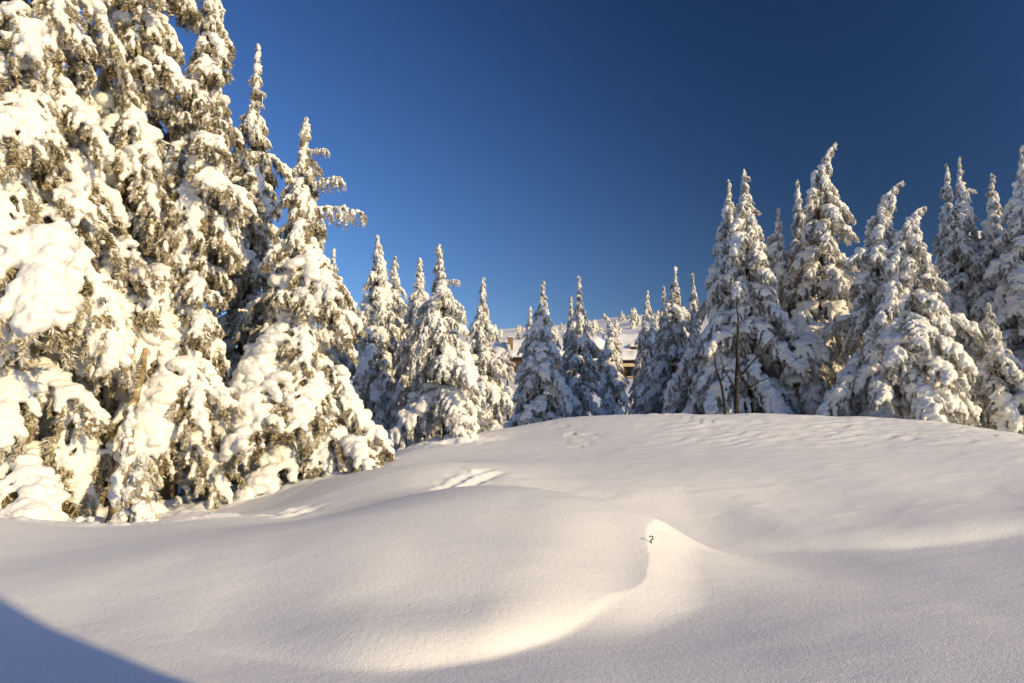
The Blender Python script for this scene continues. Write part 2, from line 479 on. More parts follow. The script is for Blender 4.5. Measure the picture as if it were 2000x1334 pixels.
def make_bough(seed, L, a0, a1, spread, load, frost, blade, density, voxel, mat=None):
    """one drooping bough along +X: wood and needles in one mesh, its snow in another"""
    rng = np.random.default_rng(seed)
    n = 14
    ang = np.radians(a0 + (a1 - a0) * np.linspace(0, 1, n) ** .85)
    az = np.cumsum(rng.normal(0, .06, n))
    step = np.stack([np.cos(ang) * np.cos(az), np.cos(ang) * np.sin(az), np.sin(ang)], 1) * L / n
    main = np.r_[[[0, 0, 0]], np.cumsum(step, 0)]
    twigs = [(main, .022 * L ** .6, .006, 1.0)]
    cen, rad, azz = [], [], []
    def blob(c, r, z=.75):
        cen.append(c); rad.append(r); azz.append(z)
    def along(pts, s):
        k = s * (len(pts) - 1); i = int(min(k, len(pts) - 2)); return pts[i] + (pts[i + 1] - pts[i]) * (k - i)
    # snow on the main axis, in separate pillows
    gap = rng.uniform(0, 1, 3)
    for s in np.arange(.06, 1.0, .045):
        w = math.sin(math.pi * min(1, .18 + .82 * s)) ** .6 if s > .3 else .55 + s
        nn = 1 + .35 * math.sin(s * 19 + gap[0] * 6) + .2 * rng.normal()
        r = load * L * .074 * max(.25, w * nn)
        p = along(main, s)
        blob(p + np.array([0, rng.normal(0, .45) * r, .4 * r]), r, rng.uniform(.45, .75))
    nb = int(9 + 3.2 * L ** .8 + rng.integers(0, 3))
    for i in range(nb):
        s = .10 + .88 * (i + rng.uniform(.1, .9)) / nb
        p = along(main, s); t = unit(along(main, min(1, s + .04)) - along(main, max(0, s - .04)))
        side = (1 if i % 2 else -1) * unit(np.cross(t, [0, 0, 1]))
        phi = math.radians(rng.uniform(42, 72))
        d = t * math.cos(phi) + side * math.sin(phi) + np.array([0, 0, .18])
        l = spread * L * (math.sin(math.pi * (.22 + .72 * s)) ** .6) * rng.uniform(.65, 1.15)
        q = grow(rng, p, d, l, 8, .20 + .1 * rng.random(), .07)
        twigs.append((q, .010, .004, 1.0))
        if rng.random() < .74:
            r0 = load * L * .043 * rng.uniform(.7, 1.3)
            stop = rng.uniform(.45, 1.0)
            for sq in np.arange(.06, stop, .075):
                r = r0 * (1.12 - .6 * sq) * rng.uniform(.75, 1.2)
                blob(along(q, sq) + np.array([rng.normal(0, .25) * r, rng.normal(0, .25) * r, .5 * r]), r, rng.uniform(.65, .95))
        for k in range(int(4 + 6 * l)):
            sq = rng.uniform(.2, 1)
            hp = along(q, sq)
            hl = rng.uniform(.09, .26) * (.6 + .4 * L ** .5)
            h = grow(rng, hp, unit(q[-1] - q[0]) * .6 + rng.normal(0, .35, 3) + np.array([0, 0, -.7]), hl, 4, .2, .12)
            twigs.append((h, .005, .003, 1.25))
            if rng.random() < .5:
                rr = rng.uniform(.018, .040) * (.5 + .5 * L ** .5)
                for sq2 in (.3, .65, 1.0)[: rng.integers(1, 4)]:
                    blob(along(h, sq2) + np.array([0, 0, rr * .3]), rr * (1.15 - .4 * sq2), 1.2)
    # wood + needles
    vs, fs, fr = [], [], []
    nv = 0
    for k, (q, r0, r1, dm) in enumerate(twigs):
        if k < 1 + nb * 2 and r0 > .006:
            v, f = tube(q, np.linspace(r0, r1, len(q)), 4)
            vs.append(v); fr.append(np.full(len(v), .22))
            f3 = np.r_[f[:, [0, 1, 2]], f[:, [0, 2, 3]]] + nv
            fs.append(f3); nv += len(v)
        ln = np.linalg.norm(np.diff(q, axis=0), axis=1).sum()
        m = max(3, int(ln * density * dm))
        s = rng.uniform(.05, 1.0, m) * (len(q) - 1)
        i = np.minimum(s.astype(int), len(q) - 2); ff = (s - i)[:, None]
        base = q[i] + (q[i + 1] - q[i]) * ff
        T = q[i + 1] - q[i]; T /= np.linalg.norm(T, axis=1)[:, None] + 1e-9
        rd = rng.normal(0, 1, (m, 3)); rd -= (rd * T).sum(1)[:, None] * T; rd /= np.linalg.norm(rd, axis=1)[:, None] + 1e-9
        D = T * rng.uniform(.35, .9, (m, 1)) + rd * .75 + np.array([0, 0, -.12])
        D /= np.linalg.norm(D, axis=1)[:, None]
        Wd = np.cross(D, rng.normal(0, 1, (m, 3))); Wd /= np.linalg.norm(Wd, axis=1)[:, None] + 1e-9
        l = blade * rng.uniform(.6, 1.35, (m, 1)); w = l * rng.uniform(.10, .19, (m, 1))
        v = np.stack([base - Wd * w * .5, base + Wd * w * .5, base + D * l * .6 + Wd * w * .6, base + D * l], 1).reshape(-1, 3)
        o4 = (np.arange(m) * 4)[:, None] + nv
        fs.append(np.r_[o4 + [0, 1, 2], o4 + [0, 2, 3]])
        up = rd[:, 2]
        fz = np.clip(frost + .20 * up + rng.normal(0, .24, m) + .35 * noise3(base * 5, seed), 0, 1)
        vs.append(v); fr.append(np.repeat(fz, 4)); nv += m * 4
    me = mesh_from('bough', np.concatenate(vs), np.concatenate(fs), mat or M_NEEDLE)
    at = me.attributes.new('frost', 'FLOAT', 'POINT')
    fr = np.concatenate(fr).astype(np.float32)
    at.data.foreach_set('value', fr)
    snow = union_snow('snow', np.array(cen), np.array(rad), np.array(azz), voxel, .016 * L ** .5, seed, M_SNOW)
    reach = float(main[:, 0].max())
    return dict(bough=me, snow=snow, L=L, reach=reach)

PROTO = {}
def protos():
    for fam, fr, ld in (('', .58, 1.06), ('f', .78, 1.1)):        # worn sunny boughs; thickly frosted boughs
        K = 0 if fam == '' else 50
        nm = M_NEEDLE if fam == '' else M_NEEDLE_F
        for k in range(5 if K == 0 else 4):
            PROTO.setdefault('long' + fam, []).append(make_bough(100 + k + K, 2.4, 8 - 6 * k, [-62, -70, -78, -58, -80][k], .36, ld * [1.0, 1.15, .8, 1.05, .65][k], fr, .075, 250, .026, nm))
        for k in range(6 if K == 0 else 5):
            PROTO.setdefault('mid' + fam, []).append(make_bough(200 + k + K, 1.35, [14, 4, -10, -18, 6, -28][k], [-60, -74, -80, -66, -50, -84][k], .38, ld * [1.15, .95, .8, 1.2, .75, 1.0][k], fr, .066, 260, .019, nm))
        for k in range(5 if K == 0 else 4):
            PROTO.setdefault('short' + fam, []).append(make_bough(300 + k + K, .75, [10, -8, -25, 0, -35][k], [-62, -78, -84, -50, -80][k], .40, ld * [1.2, 1.0, 1.3, .85, 1.1][k], fr + .06, .058, 240, .015, nm))
        for k in range(4 if K == 0 else 3):
            PROTO.setdefault('tuft' + fam, []).append(make_bough(400 + k + K, .38, [20, 0, -20, 5][k], [-45, -60, -75, -20][k], .42, ld * [1.4, 1.2, 1.6, 1.0][k], fr + .12, .045, 260, .010, nm))
        # lightly loaded hanging boughs with thin snow (airy tips)
        for k in range(3 if K == 0 else 2):
            PROTO.setdefault('thin' + fam, []).append(make_bough(500 + k + K, 1.2, [12, 0, 18][k], [-30, -45, -20][k], .26, [.55, .6, .5][k], fr + .12, .055, 170, .016, nm))
protos()
print('PROTO tris', sum(2 * len(p['snow'].polygons) + len(p['bough'].polygons) for v in PROTO.values() for p in v))

def add_bough(parent, proto, M):
    o = bpy.data.objects.new('bough', proto['bough']); o.parent = parent; o.matrix_basis = M; C.objects.link(o)
    s = bpy.data.objects.new('snow', proto['snow']); s.parent = o; C.objects.link(s)

def conifer(label, base, tip, R, seed, name='conifer_tree', u0=.03, hook=0.0, bend=0.0, bark=None, dens=1.0, power=.8, group=None,
            airy=.0, tuft_top=.0, trunk_r=None, maxb=260, extra=(), sector=None, slim=.10, fam=''):
    """base, tip: world points. Empty at the base > trunk, bough (> snow)"""
    rng = np.random.default_rng(seed)
    base = np.asarray(base, float); tip = np.asarray(tip, float) - base
    root = bpy.data.objects.new(name, None); C.objects.link(root)
    root.location = base
    tag(root, label, 'tree', group)
    H = tip[2]
    # trunk
    n = 26
    u = np.linspace(0, 1, n)
    ph = rng.uniform(0, 6, 2)
    cx = tip[0] * u + bend * np.sin(u * math.pi) + .05 * np.sin(u * 7 + ph[0]) * u * (1 - u) * 4 * .5 - hook * (u ** 10) * 0
    cy = tip[1] * u + .05 * np.sin(u * 6 + ph[1]) * u * (1 - u) * 2
    cz = H * u
    if hook:
        k = np.clip((u - .82) / .18, 0, 1)
        cx = cx + hook * k ** 2
        cz = cz - abs(hook) * .35 * k ** 3
    tr = trunk_r or (.035 + .012 * H)
    pts = np.stack([cx, cy, cz], 1)
    pts[0, 2] -= .4
    v, f = tube(pts, tr * (1 - u) ** .8 + .012, 9)
    v = v + (noise3(v * 3, seed)[:, None] * .02)
    obj('trunk', mesh_from('trunk', v, f, bark or M_BARK, True), root)
    # boughs
    def prof(t):
        return max((1 - t) ** power * (.72 + .28 * math.sin(min(1, t / .12 + .25) * math.pi / 2)), slim * (1 - .55 * t))
    t = u0; cnt = 0; a = rng.uniform(0, 6.28); lobes = rng.uniform(0, 100)
    while t < .995 and cnt < maxb:
        rad = R * prof(t)
        k = 5 if rad > .35 else 4
        if rad < .2: k = 3
        for j in range(k):
            a += 2.39996 + rng.normal(0, .25)
            lob = 1 + .38 * float(noise3(np.array([[math.cos(a) * 1.2 + lobes, math.sin(a) * 1.2, t * H * .55]]), seed)[0])
            r = rad * lob * rng.uniform(.78, 1.12)
            th = min(.999, max(0, t + rng.normal(0, .12) * rad / H))
            i = min(int(th * (n - 1)), n - 2); fr_ = th * (n - 1) - i
            p = pts[i] + (pts[i + 1] - pts[i]) * fr_
            if sector and not sector(a, th): continue
            if rng.random() < airy and rad > .25: kind = 'thin'
            else: kind = 'long' if r > 1.15 else 'mid' if r > .62 else 'short' if r > .28 else 'tuft'
            pr = PROTO[kind + fam][rng.integers(len(PROTO[kind + fam]))]
            sc = r / pr['reach'] * rng.uniform(.95, 1.1)
            sc = float(np.clip(sc, .35, 1.9))
            pitch = math.radians(rng.normal(0, 9) - 22 * float(smooth(.72, .92, th)))
            M = (Matrix.Translation(Vector(p)) @ Matrix.Rotation(a, 4, 'Z') @ Matrix.Rotation(-pitch, 4, 'Y') @ Matrix.Rotation(rng.normal(0, .2), 4, 'X')
                 @ Matrix.Diagonal((sc, sc * rng.uniform(.9, 1.2) * (1 if rng.random() < .5 else -1), sc * rng.uniform(.9, 1.15), 1)))
            add_bough(root, pr, M); cnt += 1
        t += max(.030 / dens, .40 * rad / H / dens) * rng.uniform(.8, 1.2) * (1 if rad > .25 else .75)
    # the leader, sheathed in snow and rime
    th = np.linspace(.88, 1.0, 22)
    lp = np.stack([np.interp(th, u, pts[:, q]) for q in range(3)], 1)
    rr = (.028 + .012 * H * .5 * (1 - (th - .88) / .12) ** .8) * (1 + .7 * noise3(np.c_[th * H * 4.5, th * 0, th * 0], seed + 3)) * np.r_[np.ones(20), .7, .15]
    v, f = tube(lp, rr, 9)
    v = v + rng.normal(0, 1, v.shape) * .008 + noise3(v * 7, seed)[:, None] * .03
    obj('leader_snow', mesh_from('leader_snow', v, f, M_SNOW, True), root)
    for j in range(12):
        t2 = 1 - j * .011
        p = np.array([np.interp(t2, u, pts[:, q]) for q in range(3)])
        pr = PROTO['tuft' + fam][rng.integers(3)]
        M = Matrix.Translation(Vector(p)) @ Matrix.Rotation(a + j * 2.2, 4, 'Z') @ Matrix.Rotation(math.radians(rng.uniform(10, 50)), 4, 'Y') @ Matrix.Scale(rng.uniform(.35, .6), 4)
        add_bough(root, pr, M)
    for (th, az_deg, kind, sc, pit) in extra:
        i = min(int(th * (n - 1)), n - 2); p = pts[i] + (pts[i + 1] - pts[i]) * (th * (n - 1) - i)
        pr = PROTO[kind + fam][rng.integers(len(PROTO[kind + fam]))]
        M = Matrix.Translation(Vector(p)) @ Matrix.Rotation(math.radians(az_deg), 4, 'Z') @ Matrix.Rotation(-math.radians(pit), 4, 'Y') @ Matrix.Scale(sc, 4)
        add_bough(root, pr, M)
    return root

def tree_at(label, bpx, Y, tpx, tpy, R, seed, sink=.25, **kw):
    b = P(bpx, 860, Y)
    b = np.array([b[0], Y, gz(b[0], Y) - sink])
    t = P(tpx, tpy, Y)
    return conifer(label, b, t, R, seed, **kw)

# ------------------------------------------------------------------ the trees
# tall near trees on the left
tree_at('huge snow-plastered conifer at the left edge of the photo, cut off by the frame', 55, 12.6, 105, -620, 1.95, 11, power=.55, bark=M_BARK_RIME, sector=lambda a, t: not (t < .13 and math.cos(a) > .6))
tree_at('tall snowy conifer behind the leaning trunk, second from the left edge', 205, 14.6, 325, -460, 1.62, 12, power=.48, u0=.22, airy=.08)
tree_at('tall narrow conifer whose lumpy snowy top just leaves the frame', 335, 15.2, 425, -95, 1.55, 13, power=.6, airy=.08, sector=lambda a, t: not (t < .2 and math.cos(a) < -.1))
tree_at('slender conifer whose separate snowy top stands against the sky above the broad sunlit one', 468, 18.5, 505, 85, 1.5, 14, power=.75, airy=.06,
        extra=((.74, -5, 'long', .75, 12), (.83, 180, 'mid', .6, 0)))
tree_at('broad sunlit conifer with thin drooping arms near its top', 592, 17.0, 597, 228, 2.2, 15, power=1.0, slim=.12,
        extra=((.80, -5, 'thin', 1.0, 8), (.73, 3, 'thin', 1.3, 10), (.90, 0, 'thin', .6, 0), (.78, 178, 'thin', .6, 5)))
tree_at('small dark conifer top peeping out behind the broad sunlit tree', 655, 27.0, 652, 485, 0.97, 16, fam='f')
# sunlit trees left of the middle
tree_at('slim sunlit spire, left one of the pair behind the broad tree', 742, 24.5, 738, 458, 1.45, 17, fam='f', power=.7)
tree_at('thin shorter spire beside the slim sunlit spire', 778, 26.0, 771, 500, 1.17, 18, fam='f', power=.7)
tree_at('narrow sunlit spire hugging the left side of the lone sunlit conifer', 815, 24.0, 820, 504, 1.24, 19, fam='f', power=.7)
tree_at('lone full sunlit conifer at the end of the left group', 872, 21.3, 858, 476, 2.2, 20, fam='f', power=1.05,
        extra=((.80, -5, 'thin', .6, 10), (.72, -10, 'thin', .7, 0)))
tree_at('slim conifer with only its top in the sun, behind the lone sunlit one', 950, 33.0, 943, 541, 1.59, 21, fam='f', power=.8)
# shaded trees in the middle
tree_at('broad blue-shaded conifer left of the gap showing the lodge', 1052, 36.0, 1060, 549, 2.42, 22, fam='f', power=.95)
tree_at('thin shaded spire on the left flank of the broad blue-shaded conifer', 1034, 37.2, 1036, 598, 1.10, 23, fam='f')
tree_at('leaning shaded conifer with a sunlit tip, next to the lodge turret', 1137, 38.0, 1131, 540, 1.79, 24, fam='f', power=.9)
tree_at('short shaded spire touching the conifer with a sunlit tip', 1113, 39.2, 1115, 578, 1.10, 25, fam='f')
tree_at('small conifer with a crooked sunlit top in front of the lodge', 1195, 44.0, 1196, 606, 1.59, 26, fam='f', power=.8, hook=-.6)
tree_at('slim column-like conifer with a bright sunlit upper half, right of the lodge', 1262, 44.0, 1265, 567, 1.31, 27, fam='f', power=.6)
tree_at('tall blue-shaded conifer right of the slim sunlit column', 1312, 36.0, 1319, 520, 2.35, 28, fam='f', power=.95)
tree_at('thin spire with a sunlit left edge beside the tall blue-shaded conifer', 1293, 38.0, 1297, 558, 1.03, 29, fam='f')
tree_at('narrow shaded spire between the tall blue-shaded conifer and the twin-topped one', 1357, 38.0, 1353, 533, 1.31, 30, fam='f')
tree_at('low shaded bushy conifer left of the dead snag', 1352, 31.0, 1350, 650, 1.86, 31, fam='f', power=.6)
# big trees on the right
tree_at('left and shorter spire of the twin-topped conifer behind the dead snag', 1412, 29.5, 1424, 352, 1.86, 32, fam='f', power=.75)
tree_at('right and taller spire of the twin-topped conifer behind the dead snag', 1472, 28.5, 1453, 330, 2.42, 33, fam='f', power=.75)
tree_at('short conifer in the notch between the twin-topped and the tallest tree', 1525, 30.0, 1520, 405, 1.86, 34, fam='f', power=.7)
tree_at('tallest conifer of the right group with a tip bent to the right', 1608, 29.0, 1598, 266, 2.69, 35, fam='f', power=.8, hook=.8)
tree_at('narrow spire on the left flank of the tallest right-hand conifer', 1562, 31.0, 1558, 350, 1.31, 36, fam='f', power=.7)
tree_at('sunlit conifer with hooked tip, left one of the front pair on the right', 1708, 25.2, 1722, 340, 2.42, 37, fam='f', power=.85, hook=.8)
tree_at('sunlit conifer with smaller hooked tip, right one of the front pair', 1788, 24.4, 1767, 390, 2.42, 38, fam='f', power=.75, hook=.7)
tree_at('thin shaded spire, left one of the pair near the right edge', 1848, 31.5, 1850, 320, 1.31, 39, fam='f', power=.6)
tree_at('taller shaded conifer with a side twig near its top, near the right edge', 1885, 31.0, 1873, 307, 2.21, 40, fam='f', power=.85, extra=((.88, -10, 'thin', .6, 25),))
tree_at('shaded conifer with a stubby sunlit top between the two tallest at the right edge', 1942, 30.0, 1937, 338, 1.93, 41, fam='f', power=.75)
tree_at('dark shaded conifer cut off by the right edge of the photo', 2012, 28.0, 1995, 283, 2.42, 42, fam='f', power=.8)
tree_at('low shaded conifer with drooping boughs in front at the right edge', 1945, 25.6, 1930, 590, 1.79, 43, fam='f', power=.75)
# small fir in front of the leaning trunk
def branch_part(name, pts, r0, r1, mat, parent, off, sides=6, seed=0):
    pts = np.array(pts, float) - off
    m = np.linspace(0, 1, len(pts) * 5)
    q = np.stack([np.interp(m, np.linspace(0, 1, len(pts)), pts[:, k]) for k in range(3)], 1)
    q += np.stack([noise3(q * 1.7 + 3 * k, seed + k) for k in range(3)], 1) * r0 * .6
    v, f = tube(q, np.linspace(r0, r1, len(q)), sides)
    v += noise3(v * 9, seed)[:, None] * r0 * .15
    return obj(name, mesh_from(name, v, f, mat, True), parent)
def leaning_trunk():
    Y = 12.6
    b = P(222, 1005, Y); b[2] = gz(b[0], Y) - .2
    root = bpy.data.objects.new('leaning_trunk', None); C.objects.link(root); root.location = b
    tag(root, 'rime-plastered leaning trunk between the two leftmost trees', 'tree trunk')
    branch_part('trunk', [b, P(228, 940, Y), P(246, 880, Y), P(252, 830, Y), P(262, 780, Y + .4), P(284, 690, Y + 1.3), P(310, 560, Y + 2.6)], .13, .05, M_BARK_RIME, root, b, 10, 50)
    rg = np.random.default_rng(5); cen, rad = [], []
    for t in np.linspace(0, 1, 34):
        q = np.array([np.interp(t, [0, .35, .65, 1], [P(px, py, Y)[k] for px, py in ((228, 985), (232, 930), (247, 880), (256, 800))]) for k in range(3)]) - b
        cen.append(q + np.array([rg.uniform(-.02, .10), -.07 + rg.normal(0, .03), rg.normal(0, .03)])); rad.append(rg.uniform(.025, .085) if rg.random() < .8 else .11)
    obj('snow', union_snow('trunk_snow', np.array(cen), np.array(rad), np.full(34, 1.2), .018, .014, 9, M_SNOW), root)
    branch_part('branch_stub', [P(226, 950, Y), P(212, 938, Y - .1), P(206, 940, Y - .15)], .04, .015, M_BARK_RIME, root, b, 6, 51)
    for k, (px, py, sc) in enumerate(((258, 868, .5), (246, 905, .4), (240, 842, .42))):
        q = P(px, py, Y - .12) - b
        pr = PROTO['tuft'][k % 3]
        add_bough(root, pr, Matrix.Translation(Vector(q)) @ Matrix.Rotation(-1.2 + .9 * k, 4, 'Z') @ Matrix.Rotation(.9, 4, 'Y') @ Matrix.Scale(sc, 4))
leaning_trunk()
tree_at('knee-high young fir bowed under snow beside the foot of the leaning trunk', 262, 11.6, 281, 885, 0.42, 44, sink=.05, name='young_fir', trunk_r=.02, dens=.55)
# unseen trees added beyond the right edge to shade the middle and right-hand ones
for k, (o_, s_, h) in enumerate(((33.8, 13.0, 15.5), (36.0, 11.5, 17.5), (38.3, 14.0, 18.0), (40.6, 11.0, 17.5), (43.0, 13.5, 18.0), (31.2, 15.0, 9.0))):
    sx, sy = math.sin(SUN_AZ), -math.cos(SUN_AZ)
    x, y = s_ * sx - o_ * sy, s_ * sy + o_ * sx
    conifer(['nearest tall', 'second tall', 'third tall', 'fourth tall', 'farthest tall', 'short'][k] + ' unseen conifer added for shade beyond the right edge',
            (x, y, gz(x, y) - .2), (x + .1, y, gz(x, y) + h), 3.0 if k < 5 else 1.7, 60 + k, dens=.75, power=.5, fam='f', group='added shade trees beyond the right edge')
# rimed scrub in the gap left of the broad blue-shaded conifer
tree_at('sunlit rime-covered scrub below the chimney, left of the broad blue-shaded conifer', 992, 58.0, 990, 672, 1.7, 50, name='rimed_shrub', power=.35, airy=.8, dens=.6, fam='f')

# ------------------------------------------------------------------ dead snag and twig
def snag():
    Y = 26.2
    b = P(1440, 812, Y); b[2] = gz(b[0], Y) - .3
    root = bpy.data.objects.new('dead_snag', None); C.objects.link(root); root.location = b
    tag(root, 'dark bare dead tree trunk standing in front of the twin-topped conifer', 'dead tree')
    branch_part('trunk', [b, P(1436, 740, Y), P(1440, 690, Y), P(1443, 630, Y), P(1441, 585, Y)], .12, .015, M_SNAG, root, b, 8, 1)
    for k, (pl, r) in enumerate(((((1446, 735), (1475, 700), (1520, 648)), .05), (((1437, 760), (1415, 722), (1404, 690)), .045),
                                 (((1442, 770), (1485, 745), (1530, 728)), .035), (((1440, 660), (1424, 646), (1412, 640)), .022),
                                 (((1438, 690), (1422, 676), (1416, 660)), .022),
                                 (((1444, 668), (1462, 655), (1478, 652)), .022))):
        branch_part('branch', [P(px, py, Y - .5 * i) for i, (px, py) in enumerate(pl)], r, .008, M_SNAG, root, b, 5, 10 + k)
    b2 = P(1416, 812, Y - .3)
    r2 = bpy.data.objects.new('dead_sapling', None); C.objects.link(r2); b2[2] = gz(b2[0], b2[1]) - .3; r2.location = b2
    tag(r2, 'thin crooked dead stem beside the dark dead tree trunk', 'dead tree')
    branch_part('trunk', [b2, P(1412, 760, Y - .3), P(1399, 720, Y - .3), P(1397, 690, Y - .3)], .07, .015, M_SNAG, r2, b2, 6, 30)
    branch_part('branch', [P(1408, 745, Y - .3), P(1420, 730, Y - .5), P(1424, 722, Y - .6)], .025, .008, M_SNAG, r2, b2, 5, 31)
snag()
def twig():
    p = P(1272, 1078, 8.2); p[2] = gz(p[0], p[1])
    q = [p + np.array(d) for d in ((.01, .02, -.06), (.004, 0, .0), (-.006, -.012, .03), (.02, -.02, .052), (.016, -.028, .078), (-.012, -.03, .082), (-.026, -.03, .07))]
    m = np.linspace(0, 1, 26)
    c = np.stack([np.interp(m, np.linspace(0, 1, len(q)), np.array(q)[:, k]) for k in range(3)], 1) - p
    v, f = tube(c, np.linspace(.009, .006, 26), 6)
    o = obj('twig', mesh_from('twig', v, f, M_BARK, True)); o.location = p
    tag(o, 'small hooked brown twig poking out of the smooth snow drift', 'twig')
twig()

# ------------------------------------------------------------------ lodge on the slope, far trees, mountain
def flat_mat(name, col, rough=.8, nscale=3.0, amt=.25):
    m, t, b = new_mat(name)
    co = t.nodes.new('ShaderNodeTexCoord'); n = t.nodes.new('ShaderNodeTexNoise'); n.inputs['Scale'].default_value = nscale; n.inputs['Detail'].default_value = 5
    t.links.new(co.outputs['Object'], n.inputs['Vector'])
    mx = t.nodes.new('ShaderNodeMix'); mx.data_type = 'RGBA'
    mx.inputs['A'].default_value = (*[c * (1 - amt) for c in col], 1); mx.inputs['B'].default_value = (*[min(1, c * (1 + amt)) for c in col], 1)
    t.links.new(n.outputs['Fac'], mx.inputs['Factor']); t.links.new(mx.outputs['Result'], b.inputs['Base Color'])
    b.inputs['Roughness'].default_value = rough
    return m
M_WOOD = flat_mat('brown_boards', (.085, .045, .022)); M_STONE = flat_mat('chimney_stone', (.22, .15, .08)); M_GLASS = flat_mat('dark_window', (.012, .012, .016), .15)
M_TRIM = flat_mat('pale_trim', (.55, .45, .28))
def box_mesh(name, x0, x1, y0, y1, z0, z1, mat):
    v = [(x, y, z) for z in (z0, z1) for y in (y0, y1) for x in (x0, x1)]
    f = [(0, 2, 3, 1), (4, 5, 7, 6), (0, 1, 5, 4), (1, 3, 7, 5), (3, 2, 6, 7), (2, 0, 4, 6)]
    return mesh_from(name, v, f, mat)
def snow_slab(name, corners, thick, parent, nu=24, nv=10, seed=0):
    """a thick rounded snow blanket over a sloping quad: corners = eave left, eave right, ridge right, ridge left"""
    c = np.array(corners, float)
    uu, vv = np.meshgrid(np.linspace(0, 1, nu), np.linspace(0, 1, nv), indexing='ij')
    p = (c[0] * ((1 - uu) * (1 - vv))[..., None] + c[1] * (uu * (1 - vv))[..., None] + c[2] * (uu * vv)[..., None] + c[3] * ((1 - uu) * vv)[..., None])
    nrm = unit(np.cross(c[1] - c[0], c[3] - c[0]))
    ed = np.minimum(np.minimum(uu, 1 - uu) * nu / 3, np.minimum(vv, 1 - vv) * nv / 2)
    h = thick * (.35 + .65 * np.clip(ed, 0, 1) ** .5) * (1 + .3 * noise3((p * .5).reshape(-1, 3), seed).reshape(nu, nv))
    top = (p + nrm * h[..., None]).reshape(-1, 3); bot = p.reshape(-1, 3)
    i, j = np.meshgrid(np.arange(nu - 1), np.arange(nv - 1), indexing='ij'); a = (i * nv + j).ravel()
    q = np.stack([a, a + nv, a + nv + 1, a + 1], 1)
    n = nu * nv
    border = [k * nv for k in range(nu)] + [(nu - 1) * nv + k for k in range(1, nv)] + [k * nv + nv - 1 for k in range(nu - 2, -1, -1)] + [k for k in range(nv - 2, 0, -1)]
    b2 = border[1:] + border[:1]
    side = np.array([[x + n, y + n, y, x] for x, y in zip(border, b2)])
    return obj(name, mesh_from(name, np.r_[top, bot], np.r_[q, q[:, ::-1] + n, side], M_ROOF, True), parent)
def lodge():
    Y = 150.0
    X = lambda px: P(px, 760, Y)[0]
    Z = lambda py: P(1000, py, Y)[2]
    o = np.array([X(1150), Y, gz(X(1150), Y)])
    root = bpy.data.objects.new('lodge', None); C.objects.link(root); root.location = o
    tag(root, 'brown wooden lodge under deep snow, half hidden behind the shaded trees', 'building')
    def bx(name, px0, px1, y0, y1, py1, py0, mat, parent=root):
        return obj(name, box_mesh(name, X(px0) - o[0], X(px1) - o[0], y0, y1, Z(py1) - o[2], Z(py0) - o[2], mat), parent)
    L = lambda px, y, py: (X(px) - o[0], y, Z(py) - o[2])
    # right wing
    bx('wall', 1178, 1320, 0, 12, 800, 702, M_WOOD)
    rf = snow_slab('roof', [L(1174, -1.2, 706), L(1326, -1.2, 703), L(1322, 7, 640), L(1186, 7, 648)], .9, root, 40, 14, 1)
    snow_slab('snow_shelf', [L(1205, -3.6, 707), L(1326, -3.6, 707), L(1326, -.8, 690), L(1205, -.8, 690)], .8, root, 30, 8, 2)
    bx('porch_beam', 1208, 1322, -3.4, -3.0, 719, 713, M_TRIM)
    for px in (1212, 1232, 1254, 1276, 1298):
        bx('porch_post', px, px + 4, -3.3, -2.9, 790, 719, M_WOOD)
    for px in (1226, 1248, 1270, 1292):
        w = bx('window', px, px + 11, -.06, -.003, 735, 721, M_GLASS)
        bx('sill', px - 1, px + 12, -.16, -.06, 737, 735, M_TRIM, w)
    for k, px in enumerate((1235, 1278)):
        d = bx('dormer', px, px + 12, .4, 4, 692, 677, M_WOOD)
        bx('window', px + 2, px + 10, .33, .397, 690, 680, M_GLASS, d)
        snow_slab('snow', [L(px - 3, .0, 677), L(px + 15, .0, 677), L(px + 14, 4.4, 668), L(px - 2, 4.4, 668)], .7, d, 10, 8, 5 + k)
    # half-round turret
    cxp = X(1163) - o[0]; r = 2.0; zb, zt = Z(800) - o[2], Z(684) - o[2]
    an = np.linspace(0, 2 * math.pi, 24, endpoint=False)
    v = [(cxp + r * math.cos(t), 1 + r * math.sin(t), z) for z in (zb, zt) for t in an]
    f = [(i, (i + 1) % 24, 24 + (i + 1) % 24, 24 + i) for i in range(24)] + [tuple(range(24, 48))]
    tu = obj('turret', mesh_from('turret', v, f, M_WOOD), root)
    for ang, z0, z1 in ((-95, 701, 690), (-60, 701, 690), (-125, 701, 690), (-95, 735, 713), (-58, 735, 713)):
        t0, t1 = math.radians(ang - 9), math.radians(ang + 9)
        vv = [(cxp + (r + e) * math.cos(t), 1 + (r + e) * math.sin(t), Z(py) - o[2]) for e in (.004, .06) for py in (z0, z1) for t in (t0, t1)]
        obj('window', mesh_from('window', vv, [(0, 2, 3, 1), (4, 5, 7, 6), (0, 1, 5, 4), (1, 3, 7, 5), (3, 2, 6, 7), (2, 0, 4, 6)], M_GLASS), tu)
    vr = [(cxp + rr * math.cos(t), 1 + rr * math.sin(t), Z(py) - o[2]) for rr, py in ((2.15, 705.5), (2.5, 703), (2.3, 701.5)) for t in an]
    fr = [(k * 24 + i, k * 24 + (i + 1) % 24, (k + 1) * 24 + (i + 1) % 24, (k + 1) * 24 + i) for k in range(2) for i in range(24)]
    obj('ledge_snow', mesh_from('ledge_snow', vr, fr, M_ROOF, True), tu)
    vr = [(cxp + rr * math.cos(t), 1 + rr * math.sin(t), Z(py) - o[2]) for rr, py in ((2.1, 684), (2.7, 683), (2.8, 678), (2.5, 668), (1.8, 661), (.9, 657), (.05, 656)) for t in an]
